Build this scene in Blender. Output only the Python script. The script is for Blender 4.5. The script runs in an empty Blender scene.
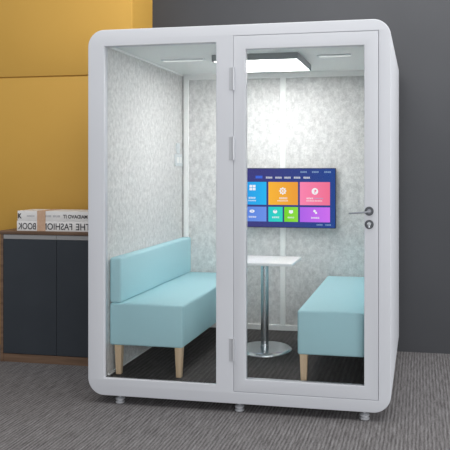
import bpy, bmesh, math, random
from mathutils import Vector, Matrix
random.seed(4)
scene = bpy.context.scene
COL = scene.collection

# ------------------------------------------------------------------ colours
def lin(r, g, b):
    f = lambda c: (c/255/12.92) if c/255 <= .04045 else ((c/255+.055)/1.055)**2.4
    return (f(r), f(g), f(b), 1)

def base_mat(name, col, rough=.5, metal=0.0, spec=.5):
    m = bpy.data.materials.new(name); m.use_nodes = True
    p = m.node_tree.nodes['Principled BSDF']
    p.inputs['Base Color'].default_value = col
    p.inputs['Roughness'].default_value = rough
    p.inputs['Metallic'].default_value = metal
    p.inputs['Specular IOR Level'].default_value = spec
    return m

def noisy(name, c1, c2, scale=(1, 1, 1), nscale=20, detail=4, rough=.6, bump=0.0, metal=0.0, spec=.4, lo=.3, hi=.7, nrough=.5):
    """two colours of the same stuff mixed by a noise; optional bump"""
    m = base_mat(name, c1, rough, metal, spec)
    nt = m.node_tree; N = nt.nodes; L = nt.links; p = N['Principled BSDF']
    tc = N.new('ShaderNodeTexCoord'); mp = N.new('ShaderNodeMapping'); mp.inputs['Scale'].default_value = scale
    n = N.new('ShaderNodeTexNoise'); n.inputs['Scale'].default_value = nscale
    n.inputs['Detail'].default_value = detail; n.inputs['Roughness'].default_value = nrough
    r = N.new('ShaderNodeValToRGB')
    r.color_ramp.elements[0].position = lo; r.color_ramp.elements[0].color = c1
    r.color_ramp.elements[1].position = hi; r.color_ramp.elements[1].color = c2
    L.new(tc.outputs['Object'], mp.inputs['Vector']); L.new(mp.outputs[0], n.inputs['Vector'])
    L.new(n.outputs['Fac'], r.inputs['Fac']); L.new(r.outputs['Color'], p.inputs['Base Color'])
    if bump:
        b = N.new('ShaderNodeBump'); b.inputs['Strength'].default_value = bump; b.inputs['Distance'].default_value = .002
        L.new(n.outputs['Fac'], b.inputs['Height']); L.new(b.outputs['Normal'], p.inputs['Normal'])
    return m

def emit(name, col, s=1.0):
    m = bpy.data.materials.new(name); m.use_nodes = True
    nt = m.node_tree; nt.nodes.clear()
    o = nt.nodes.new('ShaderNodeOutputMaterial'); e = nt.nodes.new('ShaderNodeEmission')
    e.inputs['Color'].default_value = col; e.inputs['Strength'].default_value = s
    nt.links.new(e.outputs[0], o.inputs['Surface'])
    return m

def glass_mat():
    m = bpy.data.materials.new('clear_glass'); m.use_nodes = True
    nt = m.node_tree; nt.nodes.clear(); N = nt.nodes; L = nt.links
    o = N.new('ShaderNodeOutputMaterial'); t = N.new('ShaderNodeBsdfTransparent'); g = N.new('ShaderNodeBsdfGlossy')
    t.inputs['Color'].default_value = (.985, .99, .99, 1); g.inputs['Roughness'].default_value = .02
    f = N.new('ShaderNodeFresnel'); f.inputs['IOR'].default_value = 1.33
    x = N.new('ShaderNodeMixShader')
    L.new(f.outputs[0], x.inputs[0]); L.new(t.outputs[0], x.inputs[1]); L.new(g.outputs[0], x.inputs[2])
    L.new(x.outputs[0], o.inputs['Surface'])
    return m

def carpet(name, ca, cb, cc, period=.021, bump=.35):
    """ribbed carpet: broken ribs that run along Y, with flecks"""
    m = base_mat(name, ca, .95, 0, .1)
    nt = m.node_tree; N = nt.nodes; L = nt.links; p = N['Principled BSDF']
    tc = N.new('ShaderNodeTexCoord')
    mp = N.new('ShaderNodeMapping'); mp.inputs['Scale'].default_value = (1.7/period, 7, 1)
    n = N.new('ShaderNodeTexNoise'); n.inputs['Scale'].default_value = 1.0; n.inputs['Detail'].default_value = 4.0; n.inputs['Roughness'].default_value = .75
    mp2 = N.new('ShaderNodeMapping'); mp2.inputs['Scale'].default_value = (150, 60, 1)
    n2 = N.new('ShaderNodeTexNoise'); n2.inputs['Scale'].default_value = 1.0; n2.inputs['Detail'].default_value = 2.0
    n3 = N.new('ShaderNodeTexNoise'); n3.inputs['Scale'].default_value = 1.3; n3.inputs['Detail'].default_value = 2.0
    w = N.new('ShaderNodeTexWave'); w.wave_type = 'BANDS'; w.bands_direction = 'X'
    w.inputs['Scale'].default_value = .314/period; w.inputs['Distortion'].default_value = 1.4
    w.inputs['Detail'].default_value = 2; w.inputs['Detail Scale'].default_value = 1.5
    a = N.new('ShaderNodeMath'); a.operation = 'MULTIPLY_ADD'; a.inputs[1].default_value = .63
    b = N.new('ShaderNodeMath'); b.operation = 'MULTIPLY_ADD'; b.inputs[1].default_value = .13
    c = N.new('ShaderNodeMath'); c.operation = 'MULTIPLY'; c.inputs[1].default_value = .24
    r = N.new('ShaderNodeValToRGB')
    r.color_ramp.elements[0].position = .36; r.color_ramp.elements[0].color = ca
    r.color_ramp.elements[1].position = .66; r.color_ramp.elements[1].color = cc
    e = r.color_ramp.elements.new(.5); e.color = cb
    L.new(tc.outputs['Object'], mp.inputs[0]); L.new(tc.outputs['Object'], mp2.inputs[0]); L.new(tc.outputs['Object'], n3.inputs['Vector'])
    L.new(tc.outputs['Object'], w.inputs['Vector'])
    L.new(mp.outputs[0], n.inputs['Vector']); L.new(mp2.outputs[0], n2.inputs['Vector'])
    L.new(n2.outputs['Fac'], c.inputs[0])
    L.new(w.outputs['Fac'], b.inputs[0]); L.new(c.outputs[0], b.inputs[2])
    L.new(n.outputs['Fac'], a.inputs[0]); L.new(b.outputs[0], a.inputs[2])
    L.new(a.outputs[0], r.inputs['Fac']); L.new(r.outputs['Color'], p.inputs['Base Color'])
    bp = N.new('ShaderNodeBump'); bp.inputs['Strength'].default_value = bump; bp.inputs['Distance'].default_value = .004
    L.new(a.outputs[0], bp.inputs['Height']); L.new(bp.outputs['Normal'], p.inputs['Normal'])
    return m

def wood(name, c1, c2, axis='Z', scale=1.0, rough=.55):
    s = {'Z': (40*scale, 40*scale, 3*scale), 'X': (3*scale, 40*scale, 40*scale)}[axis]
    return noisy(name, c1, c2, s, 1.0, 5, rough, .1)

M = {}
M['pod'] = noisy('pod_grey_white_lacquer', lin(209, 211, 216), lin(212, 214, 219), nscale=3, rough=.42, spec=.35)
M['door'] = noisy('door_grey_white_lacquer', lin(209, 211, 216), lin(212, 214, 219), nscale=3, rough=.42, spec=.35)
M['gap'] = base_mat('dark_rubber_seal', lin(70, 70, 74), .7)
M['felt'] = noisy('mottled_grey_felt', lin(180, 179, 178), lin(246, 245, 243), (36, 36, 28), 1.0, 9, .95, .2, 0, .1, .30, .70, .82)
M['trim'] = base_mat('pale_aluminium_trim', lin(243, 243, 241), .6, 0.0, .3)
M['pod_ceiling'] = base_mat('pod_ceiling_board', lin(240, 241, 239), .7, 0, .2)
M['pod_carpet'] = carpet('charcoal_pod_carpet', lin(66, 63, 62), lin(80, 77, 76), lin(98, 95, 94), .03, .2)
M['carpet'] = carpet('grey_brown_ribbed_carpet', lin(84, 81, 81), lin(114, 111, 111), lin(144, 142, 143), .020, .25)
M['glass'] = glass_mat()
M['teal'] = noisy('pale_turquoise_upholstery', lin(179, 219, 226), lin(183, 223, 230), nscale=220, detail=2, rough=.75, bump=.06, spec=.25)
M['beech'] = wood('light_beech_wood', lin(205, 176, 142), lin(222, 196, 164))
M['chrome'] = base_mat('polished_chrome', lin(205, 209, 211), .24, .9)
M['steel'] = base_mat('brushed_steel', lin(178, 180, 184), .32, .9)
M['foot'] = base_mat('bright_foot_metal', lin(206, 208, 212), .3, .55)
M['lever'] = base_mat('lever_steel', lin(150, 152, 158), .3, .6)
M['hinge'] = base_mat('satin_hinge_steel', lin(196, 198, 202), .4, .3)
M['dark_steel'] = base_mat('dark_steel', lin(88, 90, 94), .35, .7)
M['table_top'] = base_mat('white_laminate', lin(240, 240, 240), .35)
M['black'] = base_mat('black_plastic', lin(28, 29, 34), .4)
M['lamp_frame'] = base_mat('dark_grey_lamp_frame', lin(140, 144, 146), .5)
M['lamp_panel'] = emit('lit_lamp_panel', (1, 1, .99, 1), 14.5)
M['glowing_bar'] = emit('bar_glow', (.86, .9, .88, 1), .78)  # emission that brightens the slim ceiling bars
M['plastic'] = base_mat('white_plastic', lin(216, 221, 223), .5)
M['wall'] = noisy('dark_grey_wall_paint', lin(70, 71, 74), lin(73, 74, 77), nscale=2, rough=.8, spec=.2)
M['yellow'] = noisy('mustard_yellow_panel', lin(198, 154, 70), lin(203, 159, 76), nscale=1.2, rough=.6, spec=.3)
M['walnut'] = wood('dark_walnut', lin(96, 74, 58), lin(128, 102, 82), 'X')
M['slate'] = noisy('slate_blue_door', lin(52, 57, 63), lin(56, 61, 67), nscale=4, rough=.5, spec=.3)
M['alu'] = base_mat('grey_aluminium_strip', lin(158, 158, 158), .4, .2)
M['paper'] = noisy('book_cover_white', lin(226, 224, 222), lin(236, 234, 232), nscale=8, rough=.5)
M['pages'] = noisy('book_pages', lin(205, 198, 186), lin(225, 218, 205), (1, 1, 200), 1, 2, .8)
M['kraft'] = noisy('kraft_paper', lin(196, 160, 132), lin(206, 172, 146), nscale=60, rough=.7)
M['ink'] = base_mat('black_ink', lin(48, 46, 52), .5)
M['grey_ink'] = base_mat('grey_ink', lin(128, 130, 140), .5)

# ------------------------------------------------------------------ mesh helpers
def box(bm, x0, x1, y0, y1, z0, z1, bev=0, seg=3, mi=0):
    b = bmesh.new()
    bmesh.ops.create_cube(b, size=1)
    for v in b.verts:
        v.co = Vector((x0+(v.co.x+.5)*(x1-x0), y0+(v.co.y+.5)*(y1-y0), z0+(v.co.z+.5)*(z1-z0)))
    if bev:
        bmesh.ops.bevel(b, geom=b.edges[:], offset=bev, segments=seg, profile=.5, affect='EDGES')
        for f in b.faces: f.smooth = True
    for f in b.faces: f.material_index = mi
    me = bpy.data.meshes.new('t'); b.to_mesh(me); b.free()
    bm.from_mesh(me); bpy.data.meshes.remove(me)
    return bm

def frustum(bm, c0, s0, z0, c1, s1, z1, bev=.003):
    """tapered square leg"""
    b = bmesh.new()
    vs = []
    for (c, s, z) in ((c0, s0, z0), (c1, s1, z1)):
        for dx, dy in ((-1, -1), (1, -1), (1, 1), (-1, 1)):
            vs.append(b.verts.new((c[0]+dx*s/2, c[1]+dy*s/2, z)))
    b.faces.new(vs[3::-1]); b.faces.new(vs[4:])
    for i in range(4):
        j = (i+1) % 4; b.faces.new((vs[i], vs[j], vs[4+j], vs[4+i]))
    bmesh.ops.recalc_face_normals(b, faces=b.faces[:])
    bmesh.ops.bevel(b, geom=b.edges[:], offset=bev, segments=2, profile=.5, affect='EDGES')
    me = bpy.data.meshes.new('t'); b.to_mesh(me); b.free(); bm.from_mesh(me); bpy.data.meshes.remove(me)
    return bm

def lathe(bm, prof, c, axis='Z', n=40):
    """prof: list of (r, h); axis Z up or Y (towards the camera = -Y)"""
    rings = []
    for r, h in prof:
        ring = []
        for i in range(n):
            a = 2*math.pi*i/n
            if axis == 'Z': p = (c[0]+r*math.cos(a), c[1]+r*math.sin(a), c[2]+h)
            elif axis == 'Y': p = (c[0]+r*math.cos(a), c[1]-h, c[2]+r*math.sin(a))
            else: p = (c[0]-h, c[1]+r*math.cos(a), c[2]+r*math.sin(a))
            ring.append(bm.verts.new(p))
        rings.append(ring)
    fs = []
    for k in range(len(rings)-1):
        for i in range(n):
            j = (i+1) % n
            fs.append(bm.faces.new((rings[k][i], rings[k][j], rings[k+1][j], rings[k+1][i])))
    fs.append(bm.faces.new(rings[0][::-1])); fs.append(bm.faces.new(rings[-1]))
    for f in fs: f.smooth = True
    bmesh.ops.recalc_face_normals(bm, faces=fs)
    return bm

def rrect(x0, x1, z0, z1, r, n=14):
    pts = []
    for cx, cz, a0 in ((x1-r, z0+r, -90), (x1-r, z1-r, 0), (x0+r, z1-r, 90), (x0+r, z0+r, 180)):
        for i in range(n+1):
            a = math.radians(a0+90*i/n); pts.append((cx+r*math.cos(a), cz+r*math.sin(a)))
    return pts
def rect(x0, x1, z0, z1): return [(x0, z0), (x1, z0), (x1, z1), (x0, z1)]

def plate(loops, y0, y1, bev=0.0):
    """outline with holes in XZ extruded along Y, as a bmesh (edges rounded by bev)"""
    cu = bpy.data.curves.new('c', 'CURVE'); cu.dimensions = '2D'; cu.fill_mode = 'BOTH'
    cu.extrude = (y1-y0)/2 - bev; cu.bevel_depth = bev; cu.bevel_resolution = 2
    cu.offset = -bev
    for lp in loops:
        s = cu.splines.new('POLY'); s.points.add(len(lp)-1); s.use_cyclic_u = True
        for p, q in zip(s.points, lp): p.co = (q[0], q[1], 0, 1)
    o = bpy.data.objects.new('c', cu); COL.objects.link(o)
    bpy.context.view_layer.update()
    me = bpy.data.meshes.new_from_object(o.evaluated_get(bpy.context.evaluated_depsgraph_get()))
    bm = bmesh.new(); bm.from_mesh(me)
    bpy.data.meshes.remove(me); bpy.data.objects.remove(o); bpy.data.curves.remove(cu)
    for v in bm.verts: v.co = Vector((v.co.x, (y0+y1)/2 - v.co.z, v.co.y))
    bmesh.ops.remove_doubles(bm, verts=bm.verts[:], dist=1e-5)
    bmesh.ops.recalc_face_normals(bm, faces=bm.faces[:])
    return bm

def tube(bm, pts, r, n=12):
    """a round bar through points"""
    pts = [Vector(p) for p in pts]; rings = []
    for i, p in enumerate(pts):
        d = (pts[min(i+1, len(pts)-1)]-pts[max(i-1, 0)]).normalized()
        up = Vector((0, 0, 1)) if abs(d.z) < .9 else Vector((1, 0, 0))
        u = d.cross(up).normalized(); v = d.cross(u).normalized()
        rings.append([bm.verts.new(p+u*r*math.cos(2*math.pi*k/n)+v*r*math.sin(2*math.pi*k/n)) for k in range(n)])
    fs = []
    for a, b in zip(rings, rings[1:]):
        for k in range(n): fs.append(bm.faces.new((a[k], a[(k+1) % n], b[(k+1) % n], b[k])))
    fs.append(bm.faces.new(rings[0][::-1])); fs.append(bm.faces.new(rings[-1]))
    for f in fs: f.smooth = True
    bmesh.ops.recalc_face_normals(bm, faces=fs)
    return bm

def root_of(o):
    v = Vector((0, 0, 0))
    while o: v += o.location; o = o.parent
    return v

def part(name, bm, mats, parent=None, label=None):
    me = bpy.data.meshes.new(name)
    off = root_of(parent)
    bm.transform(Matrix.Translation(-off)); bm.to_mesh(me); bm.free()
    o = bpy.data.objects.new(name, me); COL.objects.link(o)
    for m in (mats if isinstance(mats, list) else [mats]): me.materials.append(m)
    if parent: o.parent = parent
    if label: o['label'] = label
    # flat caps stay flat, rounded edges stay smooth
    for f in me.polygons:
        if f.area > .02 and not f.use_smooth: pass
    try: me.set_sharp_from_angle(angle=math.radians(32))
    except Exception: pass
    return o

def thing(name, label, cat, loc, group=None):
    o = bpy.data.objects.new(name, None); COL.objects.link(o)
    o.location = loc; o.empty_display_size = .1
    o['label'] = label; o['category'] = cat
    if group: o['group'] = group
    return o
def tag(o, label, cat, group=None):
    o['label'] = label; o['category'] = cat
    if group: o['group'] = group
    return o
B = bmesh.new

# ------------------------------------------------------------------ the setting
WY = 1.515                                            # back wall
o = part('floor', box(B(), -6, 4, -6, WY, -.05, 0), M['carpet']); o['kind'] = 'structure'
o = part('wall_back', box(B(), -6, 4, WY, WY+.12, -.05, 3.2), M['wall']); o['kind'] = 'structure'

# ------------------------------------------------------------------ the pod
XL, XR, YF, YB, ZF, ZC = -1.822, -.215, .05, 1.38, .152, 2.10
OX0, OX1, OZ0, OZ1, OY1 = -1.911, -.153, .05, 2.182, 1.425
pod = thing('office_pod', 'large grey-white soundproof office pod with rounded corners and glass front', 'office pod', (-1.03, .7, 0))
outer = rrect(OX0, OX1, OZ0, OZ1, .098)
part('front_frame', plate([outer, rect(-1.81, -1.132, .150, 2.086), rect(-1.0305, -.2195, .1175, 2.1195)], 0, YF, .004), M['pod'], pod)
part('shell', plate([outer, rect(XL, XR, ZF-.03, ZC+.02)], YF, OY1-.02, .003), M['pod'], pod)
part('back_panel', plate([outer], OY1-.02, OY1, .008), M['pod'], pod)
part('seal', plate([rect(-1.0305, -.2195, .1175, 2.1195), rect(-1.0, -.25, .15, 2.09)], .045, .05), M['gap'], pod, 'dark rubber seal round the door')
part('fixed_glass', box(B(), -1.82, -1.12, .022, .030, .150, 2.095), M['glass'], pod)
part('carpet', box(B(), XL, XR, .031, YB, ZF-.03, ZF), M['pod_carpet'], pod, 'charcoal carpet inside the pod')
part('inner_ceiling', box(B(), XL, XR, YF, YB, ZC, ZC+.02), M['pod_ceiling'], pod)
part('felt_panel', box(B(), XL, XL+.012, YF, YB-.012, ZF, ZC), M['felt'], pod, 'mottled grey felt wall on the left side')
part('felt_panel', box(B(), XR-.012, XR, YF, YB-.012, ZF, ZC), M['felt'], pod, 'mottled grey felt wall on the right side')
part('felt_panel', box(B(), XL, XR, YB-.0, YB+.02, ZF, ZC), M['felt'], pod, 'mottled grey felt wall at the back')
for q in ((XL+.024, XL+.062, ZF, ZC), (XR-.05, XR-.012, ZF, ZC), (-1.035, -.994, ZF+.04, ZC-.042), (XL+.05, XR-.05, ZC-.042, ZC), (XL+.05, XR-.05, ZF, ZF+.04)):
    part('wall_trim', box(B(), q[0], q[1], YB-.014, YB, q[2], q[3], .002, 1), M['trim'], pod)
for xa in (XL+.010, XR-.022):
    for za in (ZC-.013, ZF):
        part('edge_trim', box(B(), xa, xa+.012, YF, YB-.014, za, za+(.013 if za > 1 else .012)), M['trim'], pod)
# switch and socket on the left felt wall
sx = XL+.012
s = part('socket', box(B(), sx, sx+.012, 1.19, 1.345, 1.392, 1.482, .003, 2), M['plastic'], pod, 'white socket plate on the left felt wall')
d = B(); box(d, sx+.012, sx+.0135, 1.215, 1.26, 1.415, 1.46, .0006, 1); box(d, sx+.012, sx+.0135, 1.275, 1.32, 1.415, 1.46, .0006, 1)
part('socket_insert', d, M['trim'], s)
part('switch', box(B(), sx, sx+.012, 1.22, 1.285, 1.487, 1.566, .003, 2), M['plastic'], pod, 'small white switch above the socket')
# ceiling bars with rounded ends beside the lamp, emission added to make them bright
def glowing_bar(x0, x1, y):
    v = part('glowing_bar', plate([[(x0, .0), (x1, .0), (x1, .05), (x0+.025, .05), (x0+.007, .043), (x0, .025)]], 0, .008, .001), M['plastic'], None)
    for q in v.data.vertices: q.co = Vector((q.co.x, y+q.co.z, ZC-.001-q.co.y*1.0))
    v.data.update()
    bm = bmesh.new(); bm.from_mesh(v.data); bmesh.ops.recalc_face_normals(bm, faces=bm.faces[:]); bm.transform(Matrix.Translation(-root_of(pod))); bm.to_mesh(v.data); bm.free()
    v.parent = pod; v['label'] = 'slim bar with a glowing underside in the pod ceiling'
    part('underside', box(B(), x0+.012, x1-.004, y+.006, y+.044, ZC-.0115, ZC-.0095), M['glowing_bar'], v, 'softly glowing diffuser')
glowing_bar(-1.695, -1.405, .615); glowing_bar(-.648, -.428, .615)

# door
door = part('door', plate([rect(-1.0288, -.2212, .1192, 2.1178), rect(-.96, -.297, .190, 2.043)], 0, .045, .003), M['door'], pod)
part('door_glass', box(B(), -.97, -.287, .020, .028, .180, 2.053), M['glass'], door)
for za, zb in ((1.815, 1.941), (1.421, 1.552), (.290, .417)):
    h = B()
    box(h, -1.054, -1.036, -.0045, .0, za, zb, .001, 1)
    lathe(h, [(.0, 0), (.0075, 0), (.0075, zb-za), (.0, zb-za)], (-1.0285, -.0075, za), 'Z', 16)
    box(h, -1.038, -1.026, -.006, -.001, za+.002, zb-.002)
    part('hinge', h, M['hinge'], door, 'brushed steel door hinge')
hd = B()
lathe(hd, [(0, 0), (.0245, 0), (.0245, .007), (.022, .010), (.0, .010)], (-.270, 0, 1.142), 'Y', 32)
ros = part('handle_rosette', hd, M['dark_steel'], door, 'dark steel round rosette')
hd = B()
tube(hd, [(-.270, -.010, 1.142), (-.270, -.030, 1.142), (-.273, -.040, 1.141), (-.282, -.047, 1.139), (-.30, -.049, 1.137), (-.34, -.049, 1.134), (-.376, -.049, 1.131)], .0048)
lathe(hd, [(0, 0), (.011, 0), (.011, .012), (0, .012)], (-.270, -.009, 1.142), 'Y', 24)
part('handle_lever', hd, M['lever'], ros, 'chrome lever pointing left')
lk = B()
lathe(lk, [(0, 0), (.0245, 0), (.0245, .006), (.0225, .009), (0, .009)], (-.270, 0, 1.070), 'Y', 32)
lock = part('lock', lk, M['dark_steel'], door, 'dark steel round lock rosette')
lk = B()
lathe(lk, [(0, 0), (.0105, 0), (.0105, .004), (0, .004)], (-.270, -.009, 1.074), 'Y', 24)
box(lk, -.275, -.265, -.0125, -.009, 1.053, 1.072, .001, 1)
part('lock_cylinder', lk, M['chrome'], lock, 'bright key cylinder')
# levelling feet
for fx, fy in ((-1.724, .034), (-1.003, .034), (-.298, .034), (-1.722, 1.36), (-1.003, 1.36), (-.298, 1.36)):
    f = B()
    lathe(f, [(0, .0), (.021, .0), (.0275, .005), (.0275, .011), (.019, .016), (.019, .019), (.0275, .024), (.0275, .030), (.018, .036), (.0075, .038), (.0075, .056), (0, .056)], (fx, fy, 0), 'Z', 20)
    part('levelling_foot', f, M['foot'], pod, 'small metal levelling foot')

# ------------------------------------------------------------------ pod lamp
lamp = thing('ceiling_lamp', 'rectangular ceiling lamp with dark grey frame, glowing white, inside the pod', 'lamp', (-1.028, .757, ZC))
part('frame', plate([rect(-1.308, -.748, .012, .548), rect(-1.298, -.758, .022, .538)], 0, .042, .001), M['lamp_frame'], None)
fr = COL.objects['frame']
for q in fr.data.vertices: q.co = Vector((q.co.x, .485+q.co.z, ZC-q.co.y))
bm = B(); bm.from_mesh(fr.data); bmesh.ops.recalc_face_normals(bm, faces=bm.faces[:]); bm.transform(Matrix.Translation(-root_of(lamp))); bm.to_mesh(fr.data); bm.free(); fr.parent = lamp
part('light_panel', box(B(), -1.298, -.758, .507, 1.023, ZC-.040, ZC-.004), M['lamp_panel'], lamp, 'glowing white panel')

# ------------------------------------------------------------------ benches
def bench(x_wall, x_front, label):
    sgn = 1 if x_front > x_wall else -1
    y0, y1 = .062, 1.362
    t = thing('bench_sofa', label, 'sofa', ((x_wall+x_front)/2, (y0+y1)/2, ZF), 'turquoise bench sofas in the pod')
    a, b = sorted((x_wall, x_front))
    part('seat', box(B(), a, b, y0, y1,   .328, .577, .014, 4), M['teal'], t)
    a, b = sorted((x_wall, x_wall+sgn*.072))
    part('backrest', box(B(), a, b, y0+.002, y1-.002, .5775, .845, .014, 4), M['teal'], t)
    for lx in (x_wall+sgn*.048, x_front-sgn*.033):
        for ly in (y0+.034, y1-.034):
            part('leg', frustum(B(), (lx, ly), .031, ZF, (lx, ly), .044, .330), M['beech'], t, 'light wooden tapered leg')
    return t
bench(-1.806, -1.350, 'turquoise bench sofa behind the left glass pane, its backrest along the left felt wall')
bench(-.231, -.677, 'turquoise bench sofa behind the glass door, right of the pedestal table')

# ------------------------------------------------------------------ table
tcx, tcy = -1.021, .770
tab = thing('pedestal_table', 'small white-topped pedestal table with chrome column between the two benches', 'table', (tcx, tcy, ZF))
part('table_top', box(B(), tcx-.225, tcx+.222, tcy-.205, tcy+.165, .748, .768, .004, 2), M['table_top'], tab)
part('column', lathe(B(), [(0, .020), (.0285, .020), (.0285, .04), (.0265, .042), (.0265, .590), (.05, .593), (.05, .596), (0, .596)], (tcx, tcy, ZF), 'Z', 40), M['chrome'], tab, 'chrome round column')
part('base', lathe(B(), [(0, 0), (.180, 0), (.184, .005), (.183, .012), (.172, .022), (.163, .026), (.158, .0265), (0, .027)], (tcx, tcy, ZF), 'Z', 72), M['chrome'], tab, 'chrome round base plate')

# ------------------------------------------------------------------ television
tv = thing('television', 'flat television on the back felt wall showing coloured app tiles', 'television', (-1.008, 1.35, 1.154))
tx0, tx1, tz0, tz1, ty = -1.411, -.610, .930, 1.377, 1.335
part('housing', box(B(), tx0, tx1, ty, ty+.026, tz0, tz1, .003, 2), M['black'], tv)
part('bracket', box(B(), -1.2, -.82, ty+.024, YB-.013, 1.05, 1.26, .002, 1), M['black'], tv)
sb = B(); smats = []
def smat(name, rgb, s=1.0):
    smats.append(emit(name, lin(*rgb), s)); return len(smats)-1
def grad(name, rgb1, rgb2, x0, x1, z0, z1):
    """screen tile whose picture fades from one hue to another"""
    m = emit(name, lin(*rgb1), 1.1); nt = m.node_tree; N = nt.nodes; L = nt.links
    e = [n for n in N if n.type == 'EMISSION'][0]
    tc = N.new('ShaderNodeTexCoord'); sp = N.new('ShaderNodeSeparateXYZ')
    mr = N.new('ShaderNodeMapRange'); mr.inputs[1].default_value = x0+1.008; mr.inputs[2].default_value = x1+1.008
    r = N.new('ShaderNodeValToRGB'); r.color_ramp.elements[0].color = lin(*rgb1); r.color_ramp.elements[1].color = lin(*rgb2)
    L.new(tc.outputs['Object'], sp.inputs[0]); L.new(sp.outputs['X'], mr.inputs[0]); L.new(mr.outputs[0], r.inputs[0]); L.new(r.outputs[0], e.inputs['Color'])
    smats.append(m); return len(smats)-1
def quad(x0, x1, z0, z1, mi, lift):
    y = ty-lift
    f = sb.faces.new([sb.verts.new(p) for p in ((x0, y, z0), (x1, y, z0), (x1, y, z1), (x0, y, z1))]); f.material_index = mi
def disc(cx, cz, r, mi, lift, n=20, rx=1.0, a0=0):
    y = ty-lift
    f = sb.faces.new([sb.verts.new((cx+r*rx*math.cos(a0+2*math.pi*k/n), y, cz+r*math.sin(a0+2*math.pi*k/n))) for k in range(n)]); f.material_index = mi
def PX(x): return -1.119+(x-268.5)*.00763         # screen position read off the TV picture
def PZ(y): return 1.377-(y-168)*.00739
bg = grad('screen_navy', (58, 58, 122), (32, 66, 138), -1.2, -.61, 0, 1)
white = smat('screen_white', (245, 247, 250)); soft = smat('screen_pale_text', (150, 180, 215)); hl = smat('screen_highlight', (62, 104, 220)); dk = smat('screen_shadow', (38, 44, 92))
quad(tx0+.004, tx1-.004, tz0+.004, tz1-.004, bg, .0006)
tiles = [('tile_blue', (36, 140, 222), (34, 178, 236), -1.360, -1.134, 1.101, 1.273),
         ('tile_orange', (244, 178, 52), (232, 152, 52), -1.119, -.893, 1.101, 1.273),
         ('tile_pink', (246, 130, 172), (236, 110, 142), -.879, -.653, 1.101, 1.273),
         ('tile_periwinkle', (84, 126, 214), (104, 142, 226), -1.360, -1.134, .975, 1.086),
         ('tile_teal', (34, 196, 200), (48, 208, 182), -1.119, -1.010, .975, 1.086),
         ('tile_green', (112, 206, 40), (140, 214, 62), -.998, -.893, .975, 1.086),
         ('tile_purple', (170, 96, 226), (202, 108, 232), -.879, -.653, .975, 1.086)]
for n, a, b, x0, x1, z0, z1 in tiles:
    quad(x0, x1, z0, z1, grad(n, a, b, x0, x1, z0, z1), .0012)
def glyphs(x, y, n, w, h, mi, lift=.0022):
    """a run of small square characters, as blurry as they read on the photographed screen"""
    for i in range(n):
        x0 = PX(x)+i*w*1.15; z = PZ(y)
        quad(x0, x0+w, z+h*.30, z+h*.5, mi, lift); quad(x0, x0+w, z-h*.5, z-h*.3, mi, lift)
        quad(x0+w*.1, x0+w*.32, z-h*.3, z+h*.3, mi, lift)
        quad(x0+w*.62, x0+w*.85, z-h*.3, z+h*.3, mi, lift)
quad(PX(255.5), PX(262.5), PZ(178.6), PZ(175.8), hl, .0012)
for x in (266, 275.5, 284.5, 294, 303.5): glyphs(x, 177.7, 4, .011, .012, white)
for x in (300.5, 312, 324): glyphs(x, 172, 4, .011, .011, soft)
glyphs(316.5, 225, 4, .010, .009, soft); glyphs(325, 225, 4, .0095, .009, soft)
# icons and captions
for dx in (0, 1):
    for dz in (0, 1):
        quad(PX(249.4+dx*3.3), PX(252.2+dx*3.3), PZ(190.9+dz*3.0-3.2), PZ(188.4+dz*3.0-3.2), white, .0022)
glyphs(248.5, 198.4, 4, .012, .012, white); glyphs(248, 201.2, 5, .011, .008, white)
cx, cz = PX(283), PZ(191.2)
disc(cx, cz, .0215, white, .0022, 24); disc(cx, cz, .0135, len(smats)-6, .0027, 24)
for k in range(8):
    a = k*math.pi/4; disc(cx+.0235*math.cos(a), cz+.0235*math.sin(a), .006, white, .0024, 4, 1, a)
disc(cx, cz, .007, white, .0032, 16)
glyphs(279.5, 198.6, 5, .011, .012, white); glyphs(277.5, 201.2, 8, .009, .007, white)
cx, cz = PX(314.8), PZ(191.4)
disc(cx, cz, .0245, white, .0022, 28)
pinkm = [i for i, m in enumerate(smats) if m.name.startswith('tile_pink')][0]
disc(cx+.004, cz+.005, .008, pinkm, .0028, 14); quad(cx-.003, cx+.003, cz-.016, cz+.002, pinkm, .003)
glyphs(306.5, 198.5, 4, .011, .010, white); glyphs(314, 198.5, 6, .010, .007, soft)
glyphs(306.5, 201.0, 5, .010, .007, white); glyphs(314.5, 201, 5, .010, .007, white)
disc(PX(252), PZ(212), .0115, white, .0022, 20, 1.7)
disc(PX(252), PZ(212), .005, [i for i, m in enumerate(smats) if m.name.startswith('tile_peri')][0], .0027, 14)
glyphs(248.6, 217.8, 4, .013, .011, white)
disc(PX(275.3), PZ(212.2), .014, white, .0022, 8, 1.2); disc(PX(275.3), PZ(210.6), .007, soft, .0027, 12)
glyphs(272.3, 218, 4, .012, .011, white)
quad(PX(289.2), PX(293.2), PZ(213.6), PZ(210.6), white, .0022); disc(PX(291.2), PZ(213.4), .006, white, .0024, 12)
glyphs(287.8, 218, 4, .011, .010, white)
disc(PX(314.4), PZ(211.2), .0115, white, .0022, 4, 1, .2); disc(PX(316), PZ(213), .0105, white, .0024, 4, 1, .9)
glyphs(311, 218, 4, .014, .011, white)
part('screen', sb, smats, tv, 'lit screen with blue, orange, pink, teal, green and purple tiles')

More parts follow.
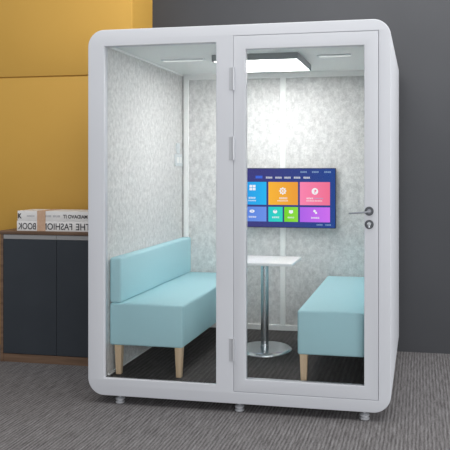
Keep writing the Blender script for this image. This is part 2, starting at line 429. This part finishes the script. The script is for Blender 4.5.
# ------------------------------------------------------------------ sideboard with books, yellow unit
side = thing('sideboard', 'low walnut sideboard with slate-blue doors against the yellow unit', 'sideboard', (-2.505, .9, 0))
cx0, cx1, cy0, cy1 = -2.936, -2.07, .70, 1.095
part('worktop', box(B(), cx0-.01, cx1+.01, cy0-.004, cy1, .907, .931, .002, 2), M['walnut'], side)
part('side_panel', box(B(), cx0, cx0+.022, cy0, cy1, 0, .907), M['walnut'], side)
part('side_panel', box(B(), cx1-.028, cx1, cy0, cy1, 0, .907), M['walnut'], side)
part('back_board', box(B(), cx0+.022, cx1-.028, cy1-.012, cy1, .05, .907), M['walnut'], side)
part('plinth', box(B(), cx0+.022, cx1-.028, cy0+.004, cy0+.022, 0, .058), M['walnut'], side)
part('bottom_board', box(B(), cx0+.022, cx1-.028, cy0+.02, cy1-.012, .058, .076), M['walnut'], side)
for xa, xb in ((-2.912, -2.5015), (-2.4985, -2.102)):
    dd = part('cabinet_door', box(B(), xa, xb, cy0, cy0+.018, .062, .872, .0015, 1), M['slate'], side)
    part('handle_strip', box(B(), xa, xb, cy0+.002, cy0+.016, .8735, .9045, .001, 1), M['alu'], dd, 'grey aluminium grip strip along the top of the door')

unit = thing('wall_unit', 'tall mustard-yellow wall unit with one horizontal seam, rising behind the sideboard', 'wall unit', (-3.2, 1.3, 0))
ux0, ux1, uy0 = -4.3, -2.112, 1.10
part('carcass', box(B(), ux0, ux1, uy0+.016, WY, 0, 2.95, .002, 1), M['yellow'], unit)
part('lower_panel', box(B(), ux0, ux1, uy0, uy0+.0155, .01, 2.0725, .004, 2), M['yellow'], unit)
part('upper_panel', box(B(), ux0, ux1, uy0, uy0+.0155, 2.0815, 2.945, .004, 2), M['yellow'], unit)

# books: lettering is mirrored in the photograph, so it is mirrored here
FONT = None
def mirrored_text(target, body, x0, x1, zc, h, y, mi, bold=0.0, mirror=True):
    cu = bpy.data.curves.new('t', 'FONT'); cu.body = body; cu.size = 1; cu.offset = bold; cu.extrude = .0
    cu.align_x = 'LEFT'
    o = bpy.data.objects.new('t', cu); COL.objects.link(o); bpy.context.view_layer.update()
    me = bpy.data.meshes.new_from_object(o.evaluated_get(bpy.context.evaluated_depsgraph_get()))
    bm = bmesh.new(); bm.from_mesh(me); bpy.data.meshes.remove(me); bpy.data.objects.remove(o); bpy.data.curves.remove(cu)
    xs = [v.co.x for v in bm.verts]; ys = [v.co.y for v in bm.verts]
    ax, bx, ay, by = min(xs), max(xs), min(ys), max(ys)
    for v in bm.verts:
        u = (v.co.x-ax)/(bx-ax); w = (v.co.y-ay)/(by-ay)
        if mirror: u = 1-u
        v.co = Vector((x0+u*(x1-x0), y, zc+(w-.5)*h))
    bmesh.ops.recalc_face_normals(bm, faces=bm.faces[:])
    for f in bm.faces:
        f.material_index = mi
        if f.normal.y > 0: f.normal_flip()
    me = bpy.data.meshes.new('t'); bm.to_mesh(me); bm.free(); target.from_mesh(me); bpy.data.meshes.remove(me)

def book(x0, x1, y0, y1, z0, z1, label, texts):
    t = thing('book', label, 'book', ((x0+x1)/2, (y0+y1)/2, z0), 'banded books on the sideboard')
    c = B()
    box(c, x0, x1, y0+.004, y1, z0, z0+.004); box(c, x0, x1, y0+.004, y1, z1-.004, z1)
    box(c, x0, x1, y0, y0+.006, z0, z1, .002, 2)
    for k in texts: mirrored_text(c, y=y0-.0006, **k)
    part('cover', c, [M['paper'], M['ink'], M['grey_ink']], t)
    part('pages', box(B(), x0+.006, x1-.006, y0+.006, y1-.005, z0+.004, z1-.004), M['pages'], t)
    return t
bx0, bx1, by0, by1 = -2.815, -2.245, .715, .935
BX = lambda x: -2.815+(x-18)*.0079
book(bx0, bx1, by0, by1, .931, 1.002, 'lower of two banded white books, tall serif lettering on its spine', [
    dict(body='BOOK', x0=BX(19.2), x1=BX(36.8), zc=.965, h=.046, mi=1, bold=.012),
    dict(body='FASHION', x0=BX(42.5), x1=BX(72), zc=.965, h=.046, mi=1, bold=.012),
    dict(body='THE', x0=BX(75.5), x1=BX(89.5), zc=.965, h=.046, mi=1, bold=.012)])
book(bx0+.004, bx1, by0+.002, by1, 1.0025, 1.073, 'upper of two banded white books, small bold lettering and a K', [
    dict(body='MAIDAVO IT', x0=BX(63), x1=BX(86.5), zc=1.036, h=.026, mi=1, bold=.03),
    dict(body='IIIIII IIIII', x0=BX(46), x1=BX(60), zc=1.037, h=.014, mi=2),
    dict(body='IIIIIII', x0=BX(28), x1=BX(35), zc=1.037, h=.010, mi=2),
    dict(body='K', x0=BX(19.0), x1=BX(22.8), zc=1.037, h=.036, mi=1, bold=.05, mirror=False)])
bnd = B()
xa, xb, g = -2.656, -2.592, .0016
box(bnd, xa, xb, by0-g-.001, by0-.0008,   .932, 1.0745); box(bnd, xa, xb, by0-g, by1+g+.001, 1.0732, 1.0748)
box(bnd, xa, xb, by1+.0008, by1+g+.001,   .932, 1.0745)
tag(part('paper_band', bnd, M['kraft']), 'brown kraft paper band wrapped round the two books', 'paper band')

# ------------------------------------------------------------------ light
w = bpy.data.worlds.new('World'); scene.world = w; w.use_nodes = True
bgn = w.node_tree.nodes['Background']; bgn.inputs['Color'].default_value = (.93, .95, 1.0, 1); bgn.inputs['Strength'].default_value = .42
def area(name, loc, size, power, col=(1, 1, 1), aim=None):
    l = bpy.data.lights.new(name, 'AREA'); l.shape = 'RECTANGLE'; l.size, l.size_y = size; l.energy = power; l.color = col
    o = bpy.data.objects.new(name, l); COL.objects.link(o); o.location = loc
    if aim: o.rotation_euler = (Vector(aim)-Vector(loc)).to_track_quat('-Z', 'Y').to_euler()
    return o
area('room_ceiling_light', (-1.2, -1.0, 3.6), (4.5, 2.4), 60, (1, .99, .96))
area('room_wall_light', (.4, .3, 3.4), (3.4, .6), 46, (1, .99, .96), (.4, 1.5, 1.8))
area('room_fill_front', (2.45, -7.0, 1.9), (5.5, 2.6), 235, (.98, .99, 1), (-1.0, 0, 1.1))  # unseen soft fill behind the camera, added to brighten pod front and interior
area('room_light_right', (4.2, .2, 1.8), (2.2, 2.2), 105, (.97, .98, 1), (-.5, .6, 1.1))  # unseen soft light placed on the right to brighten right-facing sides

# ------------------------------------------------------------------ camera
cam = bpy.data.cameras.new('Camera'); cam.sensor_width = 36; cam.sensor_fit = 'HORIZONTAL'
cam.lens = 36*700/450; cam.shift_x = -(284-225)/450; cam.shift_y = -(225-169)/450
co = bpy.data.objects.new('Camera', cam); COL.objects.link(co)
co.location = (0, -3.81, 1.37); co.rotation_euler = (math.pi/2, 0, math.atan2(136, 700))
scene.camera = co
scene.view_settings.view_transform = 'Standard'; scene.view_settings.look = 'None'
scene.view_settings.exposure = 0; scene.view_settings.gamma = 1; scene.view_settings.use_curve_mapping = False
